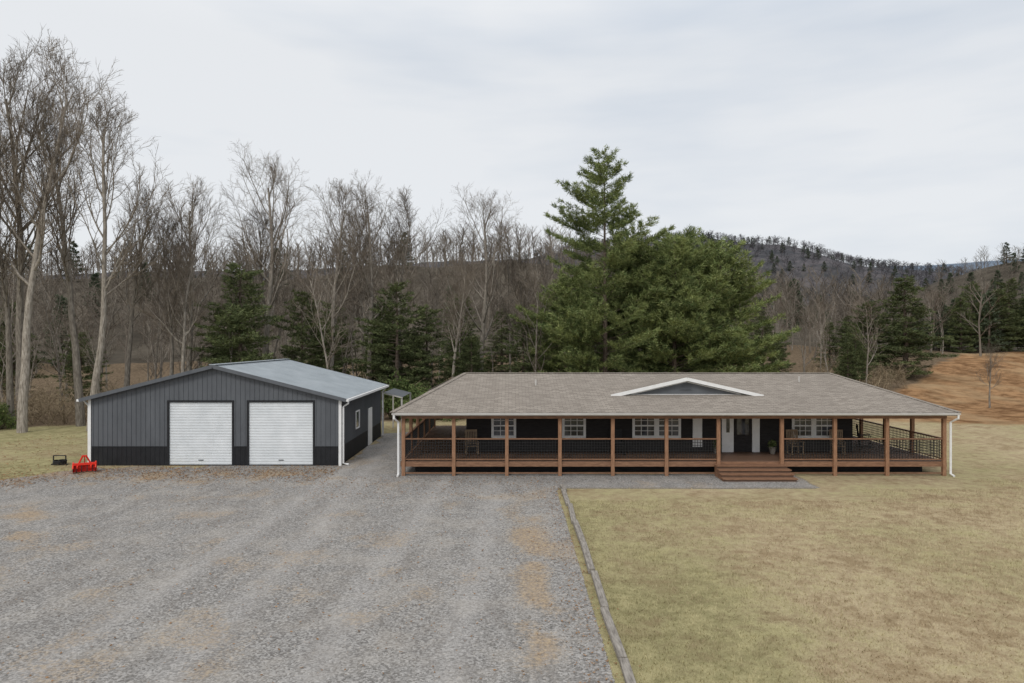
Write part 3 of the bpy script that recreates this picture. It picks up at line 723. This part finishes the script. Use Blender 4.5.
def rhodo(seed):
    rs = np.random.RandomState(seed); cs = []
    for i in range(26):
        a = rs.uniform(0, 6.28); r = rs.uniform(0, 1.2); cs.append((math.cos(a)*r, math.sin(a)*r, rs.uniform(.3, 1.9)*(1-.3*r/1.2), rs.uniform(.28, .5)))
    mb = MB()
    for c in cs: mb.tube([(0, 0, 0), (c[0]*.6, c[1]*.6, c[2]*.4), (c[0], c[1], c[2])], [.03, .02, .01], 4)
    for c in cs:
        for k in range(110):
            d = rs.normal(0, 1, 3); d /= np.linalg.norm(d); p = Vector(np.array(c[:3]) + d*c[3]*rs.uniform(.6, 1.1))
            u = Vector(d*.5 + rs.normal(0, .5, 3)).normalized() * .085; v = u.cross(Vector(rs.normal(0, 1, 3))).normalized() * .035
            mb.quad([p-u, p+v, p+u, p-v], 1)
    return mb.mesh('rhododendron_mesh', [M_pbark, M_rhodo])
rh = [rhodo(1), rhodo(2)]
for i, (x, y, s_) in enumerate([(-35.2,46.5,1.0),(-24.5,50,1.4),(-22.5,50.5,1.6),(-7.2,51,1.3),(-5.5,52.5,1.5),(-8.8,53,1.6),(-3.5,54,1.2),(1.5,56,1.3),(-19,54,1.3),(24,60,1.2)]):
    inst('rhododendron_shrub', rh[i % 2], (x, y, tz(x, y)), rnd.uniform(0, 6), s_)

woods = empty('woods')
def poisson(x0, x1, y0, y1, sp, f):
    out = []
    for i in range(int((x1-x0)/sp)):
        for j in range(int((y1-y0)/sp)):
            x = x0 + (i + rnd.uniform(.05, .95))*sp; y = y0 + (j + rnd.uniform(.05, .95))*sp
            if f(x, y): out.append((x, y))
    return out
for x, y in poisson(-100, 110, 46, 122, 5.4, lambda x, y: y > float(forest_edge(x)) + 2.5 and abs(x) < y*.9 + 6 and y < float(forest_edge(x)) + 38):
    rightf = float(sst(16, 30, x)); nearpine = 4 < x < 22 and y < 65
    if nearpine: continue
    h = rnd.choice([rnd.uniform(8, 13), rnd.uniform(11, 17)])*(1-rightf) + rnd.uniform(6.5, 10.5)*rightf
    if rnd.random() < (.13 + .02*rightf): place('hemlock', rnd.choice([hemA, hemB]), x, y, h*.72, base=13, sxy=1.35, parent=woods)
    else: place('tree', rnd.choice(mid), x, y, h, base=16, sxy=1.25, parent=woods)
brush = empty('underbrush')
for x, y in poisson(-80, 90, 44, 84, 3.1, lambda x, y: y > float(forest_edge(x)) - .5 and y < float(forest_edge(x)) + 14 and abs(x) < y*.88 + 4):
    s_ = rnd.uniform(.5, 1.35) * (.7 if x > 25 else 1); inst('brush', rnd.choice(bushes), (x, y, tz(x, y)-.05), rnd.uniform(0, 6), (s_*1.25, s_*1.25, s_), brush)
hillf = empty('hillside_forest')
for x, y in poisson(-260, 130, 98, 264, 7.4, lambda x, y: abs(x) < y*.87 + 10 and x < 75):
    if rnd.random() < .08: place('evergreen', rnd.choice(cfar), x, y, rnd.uniform(8, 12), base=13, sxy=1.2, parent=hillf)
    else: place('tree', rnd.choice(far), x, y, rnd.uniform(9, 14), base=14, sxy=1.5, parent=hillf)
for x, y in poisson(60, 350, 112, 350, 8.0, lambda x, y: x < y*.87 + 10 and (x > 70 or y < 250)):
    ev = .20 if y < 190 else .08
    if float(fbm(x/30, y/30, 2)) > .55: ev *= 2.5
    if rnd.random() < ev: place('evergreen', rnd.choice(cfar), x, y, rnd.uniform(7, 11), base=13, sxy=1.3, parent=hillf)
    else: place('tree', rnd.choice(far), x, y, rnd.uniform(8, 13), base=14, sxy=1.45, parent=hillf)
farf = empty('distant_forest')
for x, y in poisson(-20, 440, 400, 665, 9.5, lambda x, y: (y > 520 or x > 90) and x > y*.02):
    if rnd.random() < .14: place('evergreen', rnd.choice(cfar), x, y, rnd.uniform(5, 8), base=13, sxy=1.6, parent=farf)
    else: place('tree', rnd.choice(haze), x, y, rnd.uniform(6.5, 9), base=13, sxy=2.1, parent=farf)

# ---------------------------------------------------------------- lawn grass
m, t = newmat('grass_blades'); P = t.n('ShaderNodeNewGeometry').outputs['Position']
gr = t.n('ShaderNodeSeparateXYZ'); t.l(P, gr.inputs[0])
nearg = t.math('SUBTRACT', 1.05, t.math('MULTIPLY', t.ramp(gr.outputs[0], 2.5, 9.0), .65))
lc, f3 = lawn_color(t, P, nearg)
lc = t.mix(t.ramp(f3, .3, .8), t.mix(.2, lc, (.22, .17, .10)), t.mix(.3, lc, (.70, .61, .43)))
t.out(lc, .8, spec=.1); M_grass = m
def grass_mesh(seed, n=1100, size=2.0, hmin=.03, hmax=.07):
    rs = np.random.RandomState(seed); c = np.stack([rs.uniform(-size/2, size/2, n), rs.uniform(-size/2, size/2, n), np.zeros(n)], 1)
    a = rs.uniform(0, 6.28, n); w = rs.uniform(.006, .012, n); S = np.stack([np.cos(a)*w, np.sin(a)*w, np.zeros(n)], 1)
    b = rs.uniform(0, 6.28, n); h = rs.uniform(hmin, hmax, n); T = np.stack([np.cos(b)*h*.8, np.sin(b)*h*.8, h], 1)
    V = np.stack([c-S, c+S, c+T], 1).reshape(-1, 3); me = bpy.data.meshes.new('grass_patch')
    me.from_pydata(V.tolist(), [], np.arange(n*3).reshape(-1, 3).tolist()); me.materials.append(M_grass); return me
gms = [grass_mesh(i) for i in range(3)]
lawn = empty('lawn_grass')
for i in range(0, 16):
    for j in range(0, 12):
        x = 3.2 + i*1.97; y = 7 + j*1.97
        if x > y*.85 + 3 or (y > 26.6 and x < 13.5) or (y > 28.5 and x < 20.5): continue
        inst('grass', rnd.choice(gms), (x, y, 0.0), rnd.choice([0, 1.5708, 3.1416, 4.712]), (1, 1, rnd.uniform(.7, 1.3)), lawn)
mb = MB()
def leaf(x, y, s_=.05):
    a = rnd.uniform(0, 6.28); u = Vector((math.cos(a), math.sin(a), rnd.uniform(-.3, .3)))*s_; v = Vector((-math.sin(a), math.cos(a), rnd.uniform(-.4, .4)))*s_*.6
    c = Vector((x, y, .02 + rnd.random()*.02)); mb.quad([c-u, c+v, c+u, c-v])
for i in range(5000):
    x = rnd.uniform(-25, -8); y = 31.2 + rnd.gauss(0, 1.2) - (1.6 if x < -20 else 0)
    if y < 32.9: leaf(x, y, rnd.uniform(.025, .055))
for i in range(1800):
    x = rnd.uniform(-30, -20.8); leaf(x, rnd.uniform(28, 44), rnd.uniform(.03, .06))
for i in range(900): leaf(rnd.uniform(-8, 2), rnd.uniform(26, 30.3), rnd.uniform(.02, .045))
for i in range(1600): leaf(rnd.uniform(-16, 2), rnd.uniform(11, 30), rnd.uniform(.015, .04))
for i in range(1100): leaf(1.6+rnd.gauss(0, .3), rnd.uniform(9, 28), rnd.uniform(.015, .035))
mb.obj('fallen_leaves', [M_leafbrown])

# ---------------------------------------------------------------- world, sun, camera
w = bpy.data.worlds.new('World'); scene.world = w; w.use_nodes = True
t = NT(w)
SE, SR = math.radians(42), math.radians(200)
sky = t.n('ShaderNodeTexSky', sky_type='NISHITA'); sky.sun_disc = False; sky.sun_elevation = SE; sky.sun_rotation = SR
D = t.n('ShaderNodeTexCoord').outputs['Generated']
sx = t.n('ShaderNodeSeparateXYZ'); t.l(D, sx.inputs[0])
n1 = t.noise(t.mapping(D, (1.2, 1.2, 4.5)), 1.3, 4, .5); n2 = t.noise(t.mapping(D, (1, 1, 6)), 3.2, 4, .55)
f = t.math('ADD', t.math('MULTIPLY', n1, .75), t.math('MULTIPLY', n2, .25))
f = t.math('SUBTRACT', f, t.math('MULTIPLY', sx.outputs[0], .16))
f = t.ramp(f, .34, .56)
c = t.mix(f, (6.3, 6.9, 7.7), (8.3, 8.5, 8.75))
zf = t.ramp(sx.outputs[2], .38, .95)
c = t.mix(zf, c, (12.0, 12.1, 12.3))
c = t.mix(.06, c, sky.outputs[0])
bg = t.n('ShaderNodeBackground', inp={'Strength': .1}); t.l(c, bg.inputs[0])
o = t.n('ShaderNodeOutputWorld'); t.l(bg.outputs[0], o.inputs[0])
sl = bpy.data.lights.new('sun', 'SUN'); sl.energy = 1.25; sl.angle = math.radians(14); sl.color = (1, .96, .9)
so = bpy.data.objects.new('sun', sl); COL.objects.link(so)
dirv = Vector((math.sin(SR)*math.cos(SE), math.cos(SR)*math.cos(SE), math.sin(SE)))
so.rotation_euler = dirv.to_track_quat('Z', 'Y').to_euler()
cam = bpy.data.cameras.new('camera'); cam.lens = 24; cam.sensor_width = 36; cam.clip_end = 6000; cam.clip_start = .1
co = bpy.data.objects.new('camera', cam); COL.objects.link(co); co.location = (0, 0, 6); co.rotation_euler = (math.radians(90), 0, 0)
scene.camera = co
scene.view_settings.view_transform = 'Standard'; scene.view_settings.look = 'None'; scene.view_settings.exposure = 0
